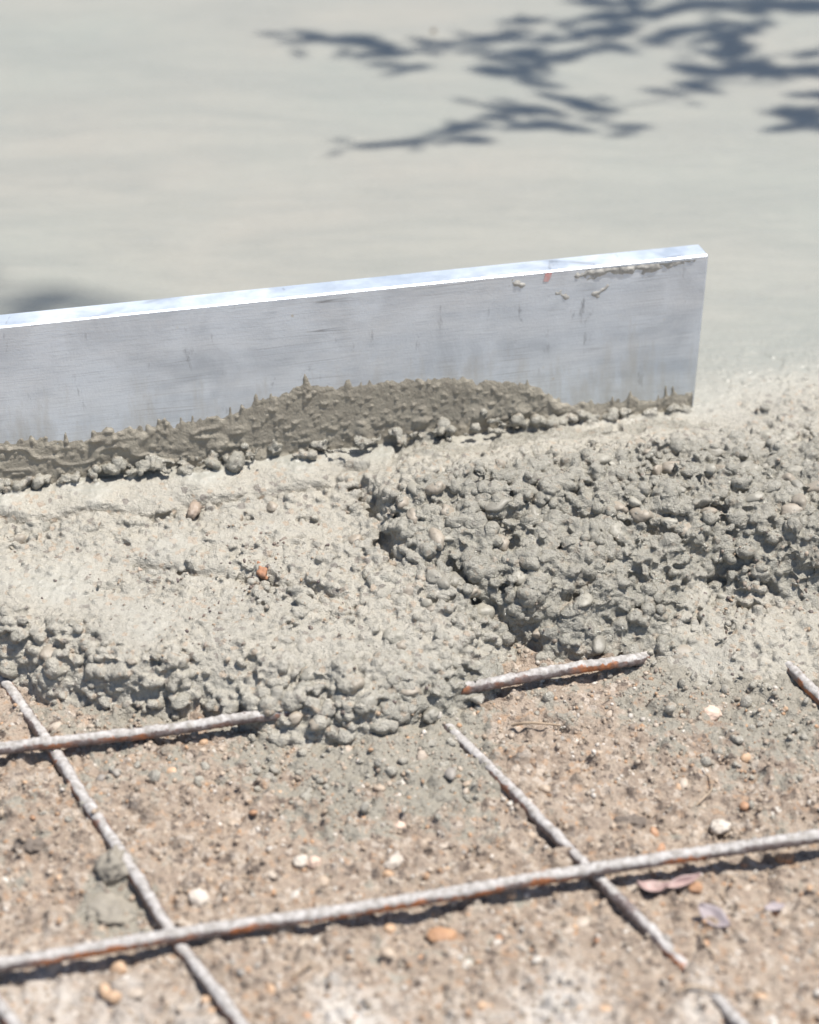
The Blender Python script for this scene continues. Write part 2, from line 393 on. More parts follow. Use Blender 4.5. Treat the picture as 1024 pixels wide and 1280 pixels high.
def shape_at(X, Y):
    out = np.zeros((len(X), 2))
    for s in range(0, len(X), 20000):
        x, y = X[s:s+20000], Y[s:s+20000]
        d = np.hypot(x[:, None]-CW[None, :, 0], y[:, None]-CW[None, :, 1])
        out[s:s+20000] = kern(d)@SOL[:n_]+SOL[n_]+np.outer(x, SOL[n_+1])+np.outer(y, SOL[n_+2])
    q = np.clip(out[:, 1], 0, 1); z = out[:, 0]; w = np.clip((q-.3)/.4, 0, 1)*(z > -.047)
    # chunks of clotted aggregate with clefts between them
    wx = X+.010*fbm2(X, Y, 40, 2, 301); wy = Y+.010*fbm2(X, Y, 40, 2, 302); f1 = np.full(len(X), 9.0); f2 = f1.copy()
    gx_, gy_ = np.floor(wx/CELL).astype(int), np.floor(wy/CELL).astype(int)
    for a in (-1, 0, 1):
        for b in (-1, 0, 1):
            ix, iy = gx_+a, gy_+b; iz = np.zeros_like(ix)
            d = np.hypot((ix+.15+.7*_h(ix, iy, iz, 5))*CELL-wx, (iy+.15+.7*_h(ix, iy, iz, 6))*CELL-wy)
            n = np.minimum(f1, d); f2 = np.where(d < f1, f1, np.minimum(f2, d)); f1 = n
    z = z+w*(.0085*np.sqrt(np.clip((f2-f1)/(.55*CELL), 0, 1))-.0050)
    jx, jy = X+.0045*fbm2(X, Y, 95, 2, 311), Y+.0045*fbm2(X, Y, 95, 2, 312)
    for c, rx, ry, h in LOBES:
        d = ((jx-c[0])/rx)**2+((jy-c[1])/ry)**2; e = np.sqrt(np.clip(1-d, 0, 1)); top = c[2]+h*e**.75
        hit = (d < 1) & (top > z); z = np.where(hit, top, z); q = np.where(hit, np.maximum(q, .8), q)
    for pts, dep, hw in CREASE:
        dd = np.full(len(X), 9.0)
        for p, r_ in zip(pts[:-1], pts[1:]):
            v = r_-p; t = np.clip(((X-p[0])*v[0]+(Y-p[1])*v[1])/(v@v), 0, 1); dd = np.minimum(dd, np.hypot(X-p[0]-t*v[0], Y-p[1]-t*v[1]))
        z = z-dep*np.clip(1-dd/hw, 0, 1)**1.5
    return z, q
CELL = .034
LOBES = [(px(a, b, (c+.6*h)/1000)*[1, 1, 0]+[0, 0, c/1000], rx/1000, ry/1000, h/1000) for a, b, c, rx, ry, h in (
    # rim of the left terrace
    (-60, 795, -46, 18, 15, 19), (5, 800, -46, 16, 14, 20), (62, 815, -46, 17, 14, 19), (112, 836, -47, 15, 12, 18), (165, 852, -48, 17, 12, 17), (225, 865, -48, 18, 11, 15), (285, 874, -49, 16, 11, 14),
    # toes that bury the bar
    (345, 869, -52, 20, 19, 24), (395, 872, -52, 20, 20, 26), (448, 875, -52, 22, 20, 26), (500, 866, -52, 19, 18, 25), (545, 860, -52, 17, 18, 22), (578, 852, -52, 15, 14, 20), (602, 843, -52, 13, 13, 20), (332, 874, -52, 15, 14, 22),
    # upper ridge
    (515, 625, -14, 24, 20, 26), (585, 612, -6, 30, 20, 23), (660, 602, -4, 28, 18, 21), (735, 600, -4, 28, 19, 21), (810, 604, -6, 26, 17, 20), (880, 606, -10, 30, 18, 22), (960, 615, -14, 28, 18, 22), (1040, 625, -16, 30, 18, 22),
    (905, 655, -28, 26, 14, 20), (970, 662, -30, 26, 13, 20), (1040, 668, -30, 28, 13, 20), (1130, 672, -30, 32, 14, 20), (1230, 680, -30, 36, 14, 20),
    # middle lump and the lower one
    (600, 680, -18, 24, 18, 18), (665, 668, -15, 28, 18, 19), (740, 665, -14, 26, 18, 18), (805, 672, -20, 24, 16, 18), (690, 722, -34, 26, 16, 20), (765, 722, -36, 28, 15, 20), (835, 715, -40, 22, 14, 18),
    (660, 790, -52, 20, 12, 14), (838, 806, -53, 14, 9, 13), (715, 785, -52, 22, 13, 18), (775, 778, -52, 20, 12, 16))]
CREASE = [([px(a, b, c/1000)[:2] for a, b, c in L_], d_, h_) for L_, d_, h_ in (
    ([(458, 612, -4), (468, 640, -7), (480, 668, -8), (492, 700, -10)], .016, .008),
    ([(600, 650, 4), (680, 640, 6), (750, 640, 6), (833, 662, -2), (905, 690, -12)], .014, .007),
    ([(560, 700, -6), (600, 740, -14), (640, 776, -26), (665, 792, -32)], .016, .008),
    ([(640, 770, -22), (690, 750, -14), (735, 722, -10), (790, 715, -12)], .015, .007),
    ([(735, 790, -36), (760, 775, -30), (830, 752, -28)], .013, .006),
    ([(0, 640, -3), (40, 652, -8), (110, 632, -3), (180, 640, -6), (250, 622, -3), (330, 615, -5), (430, 596, -2)], .010, .0045),
    ([(170, 702, -12), (230, 714, -15), (320, 722, -16), (400, 740, -17), (450, 760, -18)], .009, .005),
    ([(800, 560, 3), (830, 575, 5), (900, 575, 3), (960, 590, 3), (1024, 585, 2)], .006, .006))]

# board frame: origin on the slab under its right lower corner, x along the board to the right
PA, PB = px(0, 608), px(866, 509)
BA = (PB-PA)/np.linalg.norm(PB-PA); BN = np.array([BA[1], -BA[0], 0])       # along, and towards the viewer
BANG = math.atan2(BA[1], BA[0])
BH, BT = .1175, .021; LEAN = math.radians(6.0)                      # the board is held leaning back a little
BU = np.array([0, 0, 1])*math.cos(LEAN)-BN*math.sin(LEAN); BF = BN*math.cos(LEAN)+np.array([0, 0, 1])*math.sin(LEAN)

# ------------------------------------------------------------------ heap body: bed and coated aggregate grown together
X0, X1, Y0, Y1 = -.46, .46, .96, 1.50
bx = np.arange(X0, X1, .002); by = np.arange(Y0, Y1, .002)
BX, BY = np.meshgrid(bx, by); bshape = BX.shape; qx, qy = BX.ravel(), BY.ravel()
bz, br = shape_at(qx, qy)
s_loc = (qx-PB[0])*BA[0]+(qy-PB[1])*BA[1]; n_loc = (qx-PB[0])*BN[0]+(qy-PB[1])*BN[1]
behind = np.clip(-n_loc/.03, 0, 1)                       # 1 well behind the board line
bz = bz-.0028*br*np.clip(br*1.5, 0, 1)
med = fbm2(qx, qy, 28, 4, 51); bz += (.0012+.004*br)*med*(1-behind*(s_loc < 0))
fine = fbm2(qx, qy, 130, 3, 61); bz += (.0006+.0016*np.clip(br*2, 0, 1))*fine*(1-.8*behind)
pits = np.clip(noise2(qx, qy, 95, 71)-.36, 0, 1)*np.clip(noise2(qx, qy, 22, 72)+.1, 0, 1)
bz -= .020*pits*np.clip(br*4, 0, 1)
bz = np.where(n_loc < -.03, np.minimum(bz, .0006), bz)
edge = np.clip((qy-(Y1-.05))/.05, 0, 1); bz = bz*(1-edge)-.004*edge
bz = np.maximum(bz, -.09)
Vt = np.stack([qx, qy, bz], 1); Ft = grid_faces(*bshape)
ny, nx = bshape; N = ny*nx; Vb = Vt.copy(); Vb[:, 2] = -.10
idx = np.arange(N).reshape(ny, nx)
ring = np.concatenate([idx[0, :], idx[1:, -1], idx[-1, -2::-1], idx[-2:0:-1, 0]])
rn = np.roll(ring, -1)
side = np.stack([rn, ring, ring+N, rn+N], 1)
Vbody = np.concatenate([Vt, Vb]); Fq = np.concatenate([Ft, Ft[:, ::-1]+N, side])
Fbody = np.concatenate([Fq[:, [0, 1, 2]], Fq[:, [0, 2, 3]]])

# aggregate: positions, sizes
def layer(n, rmin, rmax, pw, need, zlo, zhi, spacing, seed):
    r = np.random.default_rng(seed)
    x = r.uniform(-.43, .43, n); y = r.uniform(.98, 1.44, n)
    z, q = shape_at(x, y); nl = (x-PB[0])*BN[0]+(y-PB[1])*BN[1]; sl = (x-PB[0])*BA[0]+(y-PB[1])*BA[1]
    ok = (r.random(n) < need(q)) & (z > -.054) & ((nl > .036) | ((sl > .03) & (nl > -.03)))
    x, y, z, q = x[ok], y[ok], z[ok], q[ok]; rad = rmin+(rmax-rmin)*r.random(len(x))**pw
    o = np.argsort(-rad); x, y, z, q, rad = x[o], y[o], z[o], q[o], rad[o]
    kx = np.zeros((0, 2)); kr = np.zeros(0); keep = []
    for i in range(len(x)):
        if len(keep):
            d = np.hypot(kx[:len(keep), 0]-x[i], kx[:len(keep), 1]-y[i])
            if np.any(d < spacing*(kr[:len(keep)]+rad[i])): continue
        if len(keep) >= len(kr): kx = np.resize(kx, (len(kr)*2+64, 2)); kr = np.resize(kr, len(kr)*2+64)
        kx[len(keep)] = (x[i], y[i]); kr[len(keep)] = rad[i]; keep.append(i)
    x, y, z, q, rad = x[keep], y[keep], z[keep], q[keep], rad[keep]
    return np.stack([x, y, z+rad*r.uniform(zlo, zhi, len(x))], 1), rad, q
big = layer(14000, .0035, .0076, 1.7, lambda q: np.clip((q-.35)*2.0, 0, 1), -1.0, .0, .60, 3)
mid = layer(16000, .0024, .0046, 1.2, lambda q: np.clip(q*1.45-.22, 0, 1), -.6, .35, .66, 4)
sml = layer(22000, .0012, .0024, 1.2, lambda q: np.clip(q*1.2+.16, 0, 1), -.5, .5, .95, 5)
# crumbs that lie along the foot of the board
def foot():
    r = np.random.default_rng(8); P = []; R = []
    prof = np.array([(-.75, 9, 20), (-.52, 9, 18), (-.45, 7, 14), (-.36, 8, 18), (-.30, 11, 24), (-.24, 9, 22), (-.18, 11, 22), (-.14, 17, 22), (-.125, 14, 18), (-.11, 7, 12), (-.05, 5.5, 9), (-.012, 5, 8), (0, 3, 6)])/[1, 1000, 1000]
    for k in range(420):
        s = r.uniform(-.75, .0); h = np.interp(s, prof[:, 0], prof[:, 1])*(.55+.45*(noise3(np.array([[s, 0, 0]]), 45, 3)[0]+1)*.9); w = np.interp(s, prof[:, 0], prof[:, 2])
        d = w*.6*r.random()**1.4; top = h*(1-(d/w)**2)*1.15
        rad = .0013+.0042*r.random()**2.4
        z = max(top*r.uniform(.35, 1.0), 0)-.1*rad
        P.append(PB+BA*s+BN*(d+.001)+np.array([0, 0, z])); R.append(rad)
    return np.array(P), np.array(R), np.full(len(P), .8)
ft = foot()
AC = np.concatenate([big[0], mid[0], sml[0], ft[0]]); AR = np.concatenate([big[1], mid[1], sml[1], ft[1]])
nA = len(AC); AS = AR[:, None]*np.stack([rng.uniform(.95, 1.35, nA), rng.uniform(.8, 1.0, nA), rng.uniform(.55, .85, nA)], 1)
# mostly lying flat: small tilt and any heading
yaw = rng.uniform(0, 2*math.pi, nA); tx = rng.normal(0, .35, nA); ty = rng.normal(0, .35, nA)
def eul(ax, ay, az):
    ca, sa, cb, sb, cc, sc_ = np.cos(ax), np.sin(ax), np.cos(ay), np.sin(ay), np.cos(az), np.sin(az)
    o = np.zeros_like(ca); i = np.ones_like(ca)
    Rx = np.stack([i, o, o, o, ca, -sa, o, sa, ca], 1).reshape(-1, 3, 3)
    Ry = np.stack([cb, o, sb, o, i, o, -sb, o, cb], 1).reshape(-1, 3, 3)
    Rz = np.stack([cc, -sc_, o, sc_, cc, o, o, o, i], 1).reshape(-1, 3, 3)
    return Rz@Ry@Rx
ARot = eul(tx, ty, yaw)
shapes_b = [pebble_shape(ICO2, 20+k, .24, .55) for k in range(8)]
which = rng.integers(0, 8, nA)
Va, Fa, ida = scatter_mesh(AC, AS*np.where(np.arange(nA) < len(big[0]), .93, 1.0)[:, None], ARot, shapes_b, which)
tmp_me = mesh_from('tmp', np.concatenate([Vbody, Va]), np.concatenate([Fbody, Fa+len(Vbody)]))
tmp = bpy.data.objects.new('tmp', tmp_me); COL.objects.link(tmp)
md = tmp.modifiers.new('r', 'REMESH'); md.mode = 'VOXEL'; md.voxel_size = .0011; md.adaptivity = 0
ms = tmp.modifiers.new('s', 'SMOOTH'); ms.factor = .45; ms.iterations = 1
dg = bpy.context.evaluated_depsgraph_get()
ev = bpy.data.meshes.new_from_object(tmp.evaluated_get(dg))
bpy.data.objects.remove(tmp); bpy.data.meshes.remove(tmp_me)
nv = len(ev.vertices); co = np.empty(nv*3, np.float32); ev.vertices.foreach_get('co', co); co = co.reshape(-1, 3).astype(float)
nn = np.empty(nv*3, np.float32); ev.vertex_normals.foreach_get('vector', nn); nn = nn.reshape(-1, 3)
lt = np.empty(len(ev.polygons), np.int32); ev.polygons.foreach_get('loop_total', lt)
lv = np.empty(len(ev.loops), np.int32); ev.loops.foreach_get('vertex_index', lv)
Q = lv.reshape(-1, 4) if np.all(lt == 4) else None
if Q is None:
    ls = np.empty(len(ev.polygons), np.int32); ev.polygons.foreach_get('loop_start', ls)
    Q = np.stack([lv[ls[lt == 4]+i] for i in range(4)], 1)
bpy.data.meshes.remove(ev)
cz = co[Q, 2].mean(1)
Q = Q[cz > -.075]                                        # what lies under the soil is not needed
used = np.unique(Q); remap = np.full(nv, -1); remap[used] = np.arange(len(used)); Q = remap[Q]; co = co[used]; nn = nn[used]
_, vr = shape_at(co[:, 0], co[:, 1])
nb = (co[:, 0]-PB[0])*BN[0]+(co[:, 1]-PB[1])*BN[1]
footm = (nb > -.01) & (nb < .03) & (co[:, 2] > .0012); vr = np.where(footm, 1.0, vr)
dis = (.0030*noise3(co, 75, 9)*np.clip(vr*1.5-.3, 0, 1)+.0016*(np.abs(noise3(co, 190, 5))-.25)+.0011*(np.abs(noise3(co, 400, 7))-.25)+.0006*noise3(co, 640, 6))*(.45+.7*vr)
dis *= np.clip((nb+.12)/.08, .08, 1)
co += nn*dis[:, None]
heap = bpy.data.objects.new('concrete_heap', None); COL.objects.link(heap); heap.location = (0, 1.17, SOIL)
tag(heap, 'lumpy heap of fresh wet grey concrete full of coated gravel before the board', 'concrete')
HL = np.array([0, 1.17, SOIL])
me = mesh_from('concrete_mass', co-HL, Q); attr(me, 'coarse', np.clip((nb+.05)/.06, 0, 1)*np.clip(.25+vr*4, 0, 1)*np.clip((1.46-co[:, 1])/.08, 0, 1))
attr(me, 'wet', np.where(footm, .7, np.clip((vr-.55)/.3, 0, 1)*np.clip((co[:, 0]+.03)/.05, .15, 1)))
hb = link('concrete_mass', me, M_CON, heap)

# the larger pebbles that stick out: parts of the heap
COAT = [mat_stone('pebble_coated_pale', (.34, .318, .265), (.27, .252, .208), .5, 140), mat_stone('pebble_coated_grey', (.29, .27, .225), (.225, .21, .175), .5), mat_stone('pebble_coated_tan', (.335, .285, .225), (.265, .235, .19), .5)]
st_meshes = []
for k in range(12):
    V, F = pebble_shape(ICO3, 20+k % 8, .24, .55)
    V = V+V*(.05*noise3(V, 5, k))[:, None]
    me = mesh_from('pebble', V, F); attr(me, 'coarse', np.ones(len(V))); attr(me, 'wet', np.full(len(V), .7)); me.materials.append((M_CON, M_CON, COAT[1], M_CON, COAT[0], COAT[2])[k % 6]); st_meshes.append(me)
inview = []
for i in range(len(big[0])):
    c = AC[i]; d = c[1]*math.cos(TH)+(HC-c[2])*math.sin(TH); u = 512+FPX*c[0]/d
    if -20 < u < 1044: inview.append(i)
inview = sorted(inview, key=lambda i: -(AC[i, 2]-shape_at(AC[i:i+1, 0], AC[i:i+1, 1])[0][0]+AR[i]*.9))[:290]
for n, i in enumerate(inview):
    k = [m for m in range(12) if m % 8 == which[i]]; k = k[n % len(k)]
    Mx = Matrix(ARot[i].tolist()).to_4x4()
    o = link('pebble', st_meshes[k], None, heap, loc=Vector(AC[i]-HL-[0, 0, .0002]), rot=Mx.to_euler(), scale=Vector(AS[i]*.985))

# ------------------------------------------------------------------ slab behind the board, already struck off
sx = np.concatenate([np.linspace(-6, -.8, 14), np.arange(-.75, .76, .02), np.linspace(.8, 6, 14)])
sy = np.concatenate([np.arange(1.34, 2.6, .02), np.linspace(2.65, 7, 20)])
SX, SY = np.meshgrid(sx, sy); ux, uy = SX.ravel(), SY.ravel()
uz = .0012*fbm2(ux, uy, 5, 3, 91)*np.clip((uy-1.5)/.3, 0, 1)-.0015*np.clip((1.52-uy)/.10, 0, 1)
Vs = np.stack([ux, uy, uz], 1); Fs = grid_faces(*SX.shape); Ns = len(Vs); Vl = Vs.copy(); Vl[:, 2] = -.09
ii = np.arange(Ns).reshape(SX.shape); ring = np.concatenate([ii[0, :], ii[1:, -1], ii[-1, -2::-1], ii[-2:0:-1, 0]]); rn = np.roll(ring, -1)
slab = link('concrete_slab', mesh_from('concrete_slab', np.concatenate([Vs, Vl]), np.concatenate([Fs, np.stack([rn, ring, ring+Ns, rn+Ns], 1)])), M_SLAB)
slab['kind'] = 'structure'

# ------------------------------------------------------------------ screed board
board = bpy.data.objects.new('screed_board', None); COL.objects.link(board)
board.location = PB; board.rotation_euler = (-LEAN, 0, BANG)
tag(board, 'long scuffed aluminium screed board standing on edge with mortar along its foot', 'screed board')
L = 1.5
bm = bmesh.new(); bmesh.ops.create_cube(bm, size=1)
for v in bm.verts:
    z = (v.co.z+.5)*(BH+.012)-.012; v.co = ((v.co.x-.5)*L+(.055*max(z, 0) if v.co.x > 0 else 0), (v.co.y+.5)*BT, z)   # its end is not cut quite square
bmesh.ops.bevel(bm, geom=bm.edges[:], offset=.0010, segments=3, affect='EDGES')
sharp = [e for e in bm.edges if False]
me = bpy.data.meshes.new('bar'); bm.to_mesh(me); bm.free()
me.polygons.foreach_set('use_smooth', np.ones(len(me.polygons), bool))
bar = link('bar', me, M_ALU, board)
wn = bar.modifiers.new('n', 'WEIGHTED_NORMAL'); wn.keep_sharp = False

def on_face(x, y):
    """pixel to (s, t) on the front face of the board"""
    o = np.array([0, 0, HC]); u = x-512.0; v = y-640.0
    d = np.array([u, FPX*math.cos(TH)-v*math.sin(TH), -FPX*math.sin(TH)-v*math.cos(TH)])
    k = np.dot(PB-o, BF)/np.dot(d, BF); p = o+d*k-PB
    return np.dot(p, BA), np.dot(p, BU)
prof = np.array([on_face(x, y) for x, y in ((-500, 612), (-200, 575), (-60, 555), (0, 548), (40, 543), (80, 550), (130, 537), (160, 530), (200, 528), (250, 524), (300, 508), (340, 492), (370, 482), (400, 476), (430, 480), (470, 474), (510, 470), (560, 468), (600, 474), (640, 476), (670, 481), (690, 492), (705, 501), (740, 500), (800, 494), (866, 487))])
s = np.arange(-.80, -.0005, .0009); t = np.arange(-.004, .062, .0009); S_, T_ = np.meshgrid(s, t); fs, ftt = S_.ravel(), T_.ravel()
top = np.interp(fs, prof[:, 0], prof[:, 1])
spike = fbm2(fs, np.full_like(fs, .1), 150, 3, 5); top = top+.0035*spike+.003*np.clip(noise2(fs, np.full_like(fs, .5), 210, 15)-.3, 0, 1)*2*np.clip(noise2(fs, np.full_like(fs, .9), 25, 16)+.4, 0, 1)
top = top-.003+.002*noise2(fs, ftt, 300, 8)+.013*np.clip(noise2(fs, np.full_like(fs, 3.3), 380, 18)-.05, 0, 1)**1.3*np.clip(.45+noise2(fs, np.full_like(fs, 5.1), 18, 19), 0, 1)
e = top-ftt
th = np.clip(e/.004, -1, 1)*.0011+np.clip(e, 0, .05)*.05+.0012*fbm2(fs, ftt, 90, 4, 31)*np.clip(e/.004, 0, 1)+.0016*np.clip(fbm2(fs, ftt, 330, 2, 33)-.15, 0, 1)*2*np.clip(e/.003, 0, 1)
rid = np.abs(noise2(fs*.35, ftt, 130, 36)); th += .0016*np.clip(.25-rid, 0, 1)*4*np.clip((-.30-fs)/.04, 0, 1)*np.clip(e/.004, 0, 1)
lob = np.clip(noise2(fs, ftt, 70, 39)-.25, 0, 1); th += .006*lob*np.clip((.025-ftt)/.012, 0, 1)*np.clip(e/.006, 0, 1)
th = th*.6; th = np.where(e > -.0012, th, -.0008)
Fc = grid_faces(*S_.shape); keep = (th[Fc].max(1) > -.0002); Fc = Fc[keep]
u_ = np.unique(Fc); rm = np.full(len(fs), -1); rm[u_] = np.arange(len(u_))
crust = link('mortar_crust', mesh_from('mortar_crust', np.stack([fs, -th, ftt], 1)[u_], rm[Fc]), M_CRUST, board)
crust['label'] = 'jagged smear of brownish mortar along the lower edge'
# dried splashes near the upper edge
def splash(pts, seed, amt=.42):
    ss = np.array([on_face(*p) for p in pts]); lo = ss.min(0)-.006; hi = ss.max(0)+.006; hi[1] = min(hi[1], BH-.002)
    a = np.arange(lo[0], hi[0], .0007); b = np.arange(lo[1], hi[1], .0007); Sa, Ta = np.meshgrid(a, b); x, y = Sa.ravel(), Ta.ravel()
    d = np.full(len(x), 9.0)
    for p, q in zip(ss[:-1], ss[1:]):
        v = q-p; w = np.clip(((x-p[0])*v[0]+(y-p[1])*v[1])/max(v@v, 1e-9), 0, 1); d = np.minimum(d, np.hypot(x-p[0]-w*v[0], y-p[1]-w*v[1]))
    h = .0014*(fbm2(x, y, 260, 3, seed)-(-.25)-d/.0045+amt)
    h = np.minimum(h, .0011); F = grid_faces(*Sa.shape); F = F[h[F].max(1) > -.0001]
    if len(F) == 0: return
    u = np.unique(F); r = np.full(len(x), -1); r[u] = np.arange(len(u))
    link('mortar_splash', mesh_from('mortar_splash', np.stack([x, -h, y], 1)[u], r[F]), M_DRY, board)
M_DRY = mat_plain('dried_mortar', (.50, .48, .43), (.40, .38, .34), .85, 200)
splash([(722, 345), (770, 336)], 3); splash([(776, 336), (820, 333)], 4); splash([(820, 330), (866, 322)], 5)
splash([(640, 354), (652, 356)], 6, .25); splash([(746, 366), (758, 360)], 7, .25); splash([(700, 366), (706, 372)], 9, .1)
# small red crayon mark
ss = [on_face(*p) for p in ((679, 352), (682, 341), (690, 340), (689, 346), (685, 352))]
bm = bmesh.new(); vs = [bm.verts.new((a, -.0003, b)) for a, b in ss]; bm.faces.new(vs)
me = bpy.data.meshes.new('paint_mark'); bm.to_mesh(me); bm.free()
o = link('paint_mark', me, mat_plain('red_crayon', (.66, .33, .30), (.60, .44, .42), .7, 300), board)

# ------------------------------------------------------------------ reinforcing bars
def smooth_path(P, step):
    P = [np.array(p, float) for p in P]; P = [2*P[0]-P[1]]+P+[2*P[-1]-P[-2]]; out = []
    for i in range(1, len(P)-2):
        n = max(2, int(np.linalg.norm(P[i+1]-P[i])/step))
        for k in range(n):
            t = k/n; a, b, c, d = P[i-1], P[i], P[i+1], P[i+2]
            out.append(.5*(2*b+(c-a)*t+(2*a-5*b+4*c-d)*t*t+(3*b-a-3*c+d)*t**3))
    out.append(P[-2]); return np.array(out)
def rebar(pts, label, mat, rad=.0045, seed=0, splat=.5, ext=(0, 0)):
    """ribbed bar along points (pixel x, y, height m)"""
    W_ = [px(*p) for p in pts]; lv = np.array([1, 1, 0])
    for q, (a, b) in enumerate(((0, 1), (-1, -2))):            # the bars run on beyond the picture
        if ext[q]:
            d = (W_[a]-W_[b])*lv; W_.insert(0, W_[0]+d/np.linalg.norm(d)*ext[q]) if q == 0 else W_.append(W_[-1]+d/np.linalg.norm(d)*ext[q])
    C = smooth_path(W_, .0012); n = len(C); m = 16
    T = np.gradient(C, axis=0); T /= np.linalg.norm(T, axis=1)[:, None]
    B = np.cross(T, [0, 0, 1]); B /= np.linalg.norm(B, axis=1)[:, None]; U = np.cross(B, T)
    a = np.arange(m)/m*2*math.pi; s = np.concatenate([[0], np.cumsum(np.linalg.norm(np.diff(C, axis=0), axis=1))])
    Sg, Ag = np.meshgrid(s, a, indexing='ij')
    ph = (Sg+.0016*np.cos(Ag))/.0068; rib = np.clip(1-np.abs((ph % 1)-.5)/.17, 0, 1)*np.abs(np.sin(Ag))**.5
    lon = np.clip(1-np.abs(np.abs(((Ag+.4) % math.pi))-.0)/.35, 0, 1)
    P0 = C[:, None, :]+rad*(np.cos(Ag)[..., None]*B[:, None, :]+np.sin(Ag)[..., None]*U[:, None, :])
    f = P0.reshape(-1, 3)
    nz = .00022*noise3(f, 260, seed)+.00055*splat*np.clip(noise3(f, 140, seed+3), 0, 1)*np.clip(np.sin(Ag.ravel())+.4, 0, 1)*2
    R = rad+.0007*rib+.0004*lon+nz.reshape(n, m)
    V = C[:, None, :]+R[..., None]*(np.cos(Ag)[..., None]*B[:, None, :]+np.sin(Ag)[..., None]*U[:, None, :])
    i = np.arange(n*m).reshape(n, m); j = np.roll(i, -1, axis=1)
    F = np.stack([i[:-1].ravel(), j[:-1].ravel(), j[1:].ravel(), i[1:].ravel()], 1)
    V = V.reshape(-1, 3); base = C[n//2]
    V = np.concatenate([V, C[:1], C[-1:]]); caps = []
    for k in range(m):
        caps.append((n*m, j[0, k], i[0, k], n*m)); caps.append((n*m+1, i[-1, k], j[-1, k], n*m+1))
    bm = bmesh.new(); bv = [bm.verts.new(v-base) for v in V]
    for q in F: bm.faces.new([bv[x] for x in q])
    for q in caps: bm.faces.new([bv[x] for x in q[:3]])
    bmesh.ops.recalc_face_normals(bm, faces=bm.faces[:])
    me = bpy.data.meshes.new('rebar'); bm.to_mesh(me); bm.free(); me.polygons.foreach_set('use_smooth', np.ones(len(me.polygons), bool))
    o = link('rebar', me, mat, loc=base); return tag(o, label, 'rebar', 'reinforcing bars laid as a grid over the soil')
ZT, ZL = -.0385, -.0456
rebar([(-260, 1243, ZT), (0, 1206, ZT), (215, 1170, ZT), (480, 1131, ZT), (735, 1088, ZT), (900, 1063, ZT+.002), (1024, 1045, ZT+.003), (1300, 1003, ZT)],
      'pale splashed rebar lying across two others, wholly clear of the concrete', M_BAR, .0038, 1, .5, (.5, .6))
rebar([(-260, 972, ZT), (0, 936, ZT), (90, 926, ZT), (200, 914, ZT-.001), (310, 897, ZT-.001), (450, 881, ZT-.002), (600, 857, ZT), (700, 838, ZT), (785, 826, ZT-.003), (806, 822, ZT-.012), (822, 818, -.061), (855, 811, -.076)],
      'rusty rebar running under the front rim of the concrete heap and out again', M_BARD, .0037, 2, .8, (.5, 0))
rebar([(-30, 800, ZL-.006), (0, 845, ZL-.004), (65, 936, ZL), (110, 1006, ZL), (160, 1080, ZL), (215, 1168, ZL), (262, 1230, ZL), (320, 1305, ZL), (400, 1410, ZL)],
      'muddy rebar crossing under both long bars beside the flat grey clod', M_BARD, .0034, 3, 1, (0, .4))
rebar([(500, 850, ZL-.006), (555, 905, ZL-.005), (620, 968, ZL-.0025), (680, 1030, ZL+.001), (735, 1086, ZL), (800, 1150, ZL-.001), (850, 1203, ZL-.006), (885, 1240, ZL-.007), (920, 1275, ZL-.004), (980, 1340, ZL-.004)],
      'grey rebar coming out of the heap and sinking into the soil near the dry leaves', M_BARD, .0033, 4, .9, (0, .4))
rebar([(925, 780, -.078), (962, 811, -.060), (990, 837, ZL-.001), (1030, 878, ZL), (1110, 955, ZL), (1250, 1100, ZL)],
      'short length of muddy rebar coming out of the smooth wet puddle', M_BARD, .0034, 5, 1, (0, .45))
rebar([(-90, 1140, ZL), (0, 1258, ZL), (30, 1298, ZL), (110, 1400, ZL)],
      'pale rebar end at the whitish dusty patch of soil', M_BAR, .0034, 6, 1, (0, .4))

# ------------------------------------------------------------------ stones in the soil
PEB = [((.47, .40, .325), (.38, .31, .245)), ((.55, .38, .25), (.44, .29, .18)), ((.45, .265, .155), (.37, .205, .12)), ((.56, .52, .46), (.45, .41, .36)), ((.33, .30, .26), (.25, .225, .20)), ((.46, .37, .28), (.36, .28, .21))]
pm = [mat_stone('soil_pebble_%d' % i, a, b, .6) for i, (a, b) in enumerate(PEB)]
pmesh = []
for i in range(6):
    for k in range(4):
        V, F = pebble_shape(ICO2, 60+i*4+k, .24, .7 if k else .3); me = mesh_from('pebble', V, F); me.materials.append(pm[i]); pmesh.append(me)
def soil_ok(x, y):
    z, _ = shape_at(np.array([x]), np.array([y])); return z[0] < -.053
cnt = 0; r = np.random.default_rng(31)
while cnt < 230:
    pxx = r.uniform(-30, 1054); pyy = r.uniform(830, 1300); p = px(pxx, pyy, SOIL)
    if not soil_ok(p[0], p[1]): continue
    rad = .0018+.0030*r.random()**2.8; z = gz(p[0], p[1])
    c = r.choice(6, p=[.28, .17, .09, .12, .14, .20])
    link('pebble', pmesh[c*4+r.integers(0, 4)], None, ground, loc=(p[0], p[1], z+rad*r.uniform(-.4, .1)), rot=(r.normal(0, .4), r.normal(0, .4), r.uniform(0, 6.3)),
         scale=(rad*r.uniform(1, 1.35), rad*r.uniform(.8, 1.05), rad*r.uniform(.55, .85))); cnt += 1
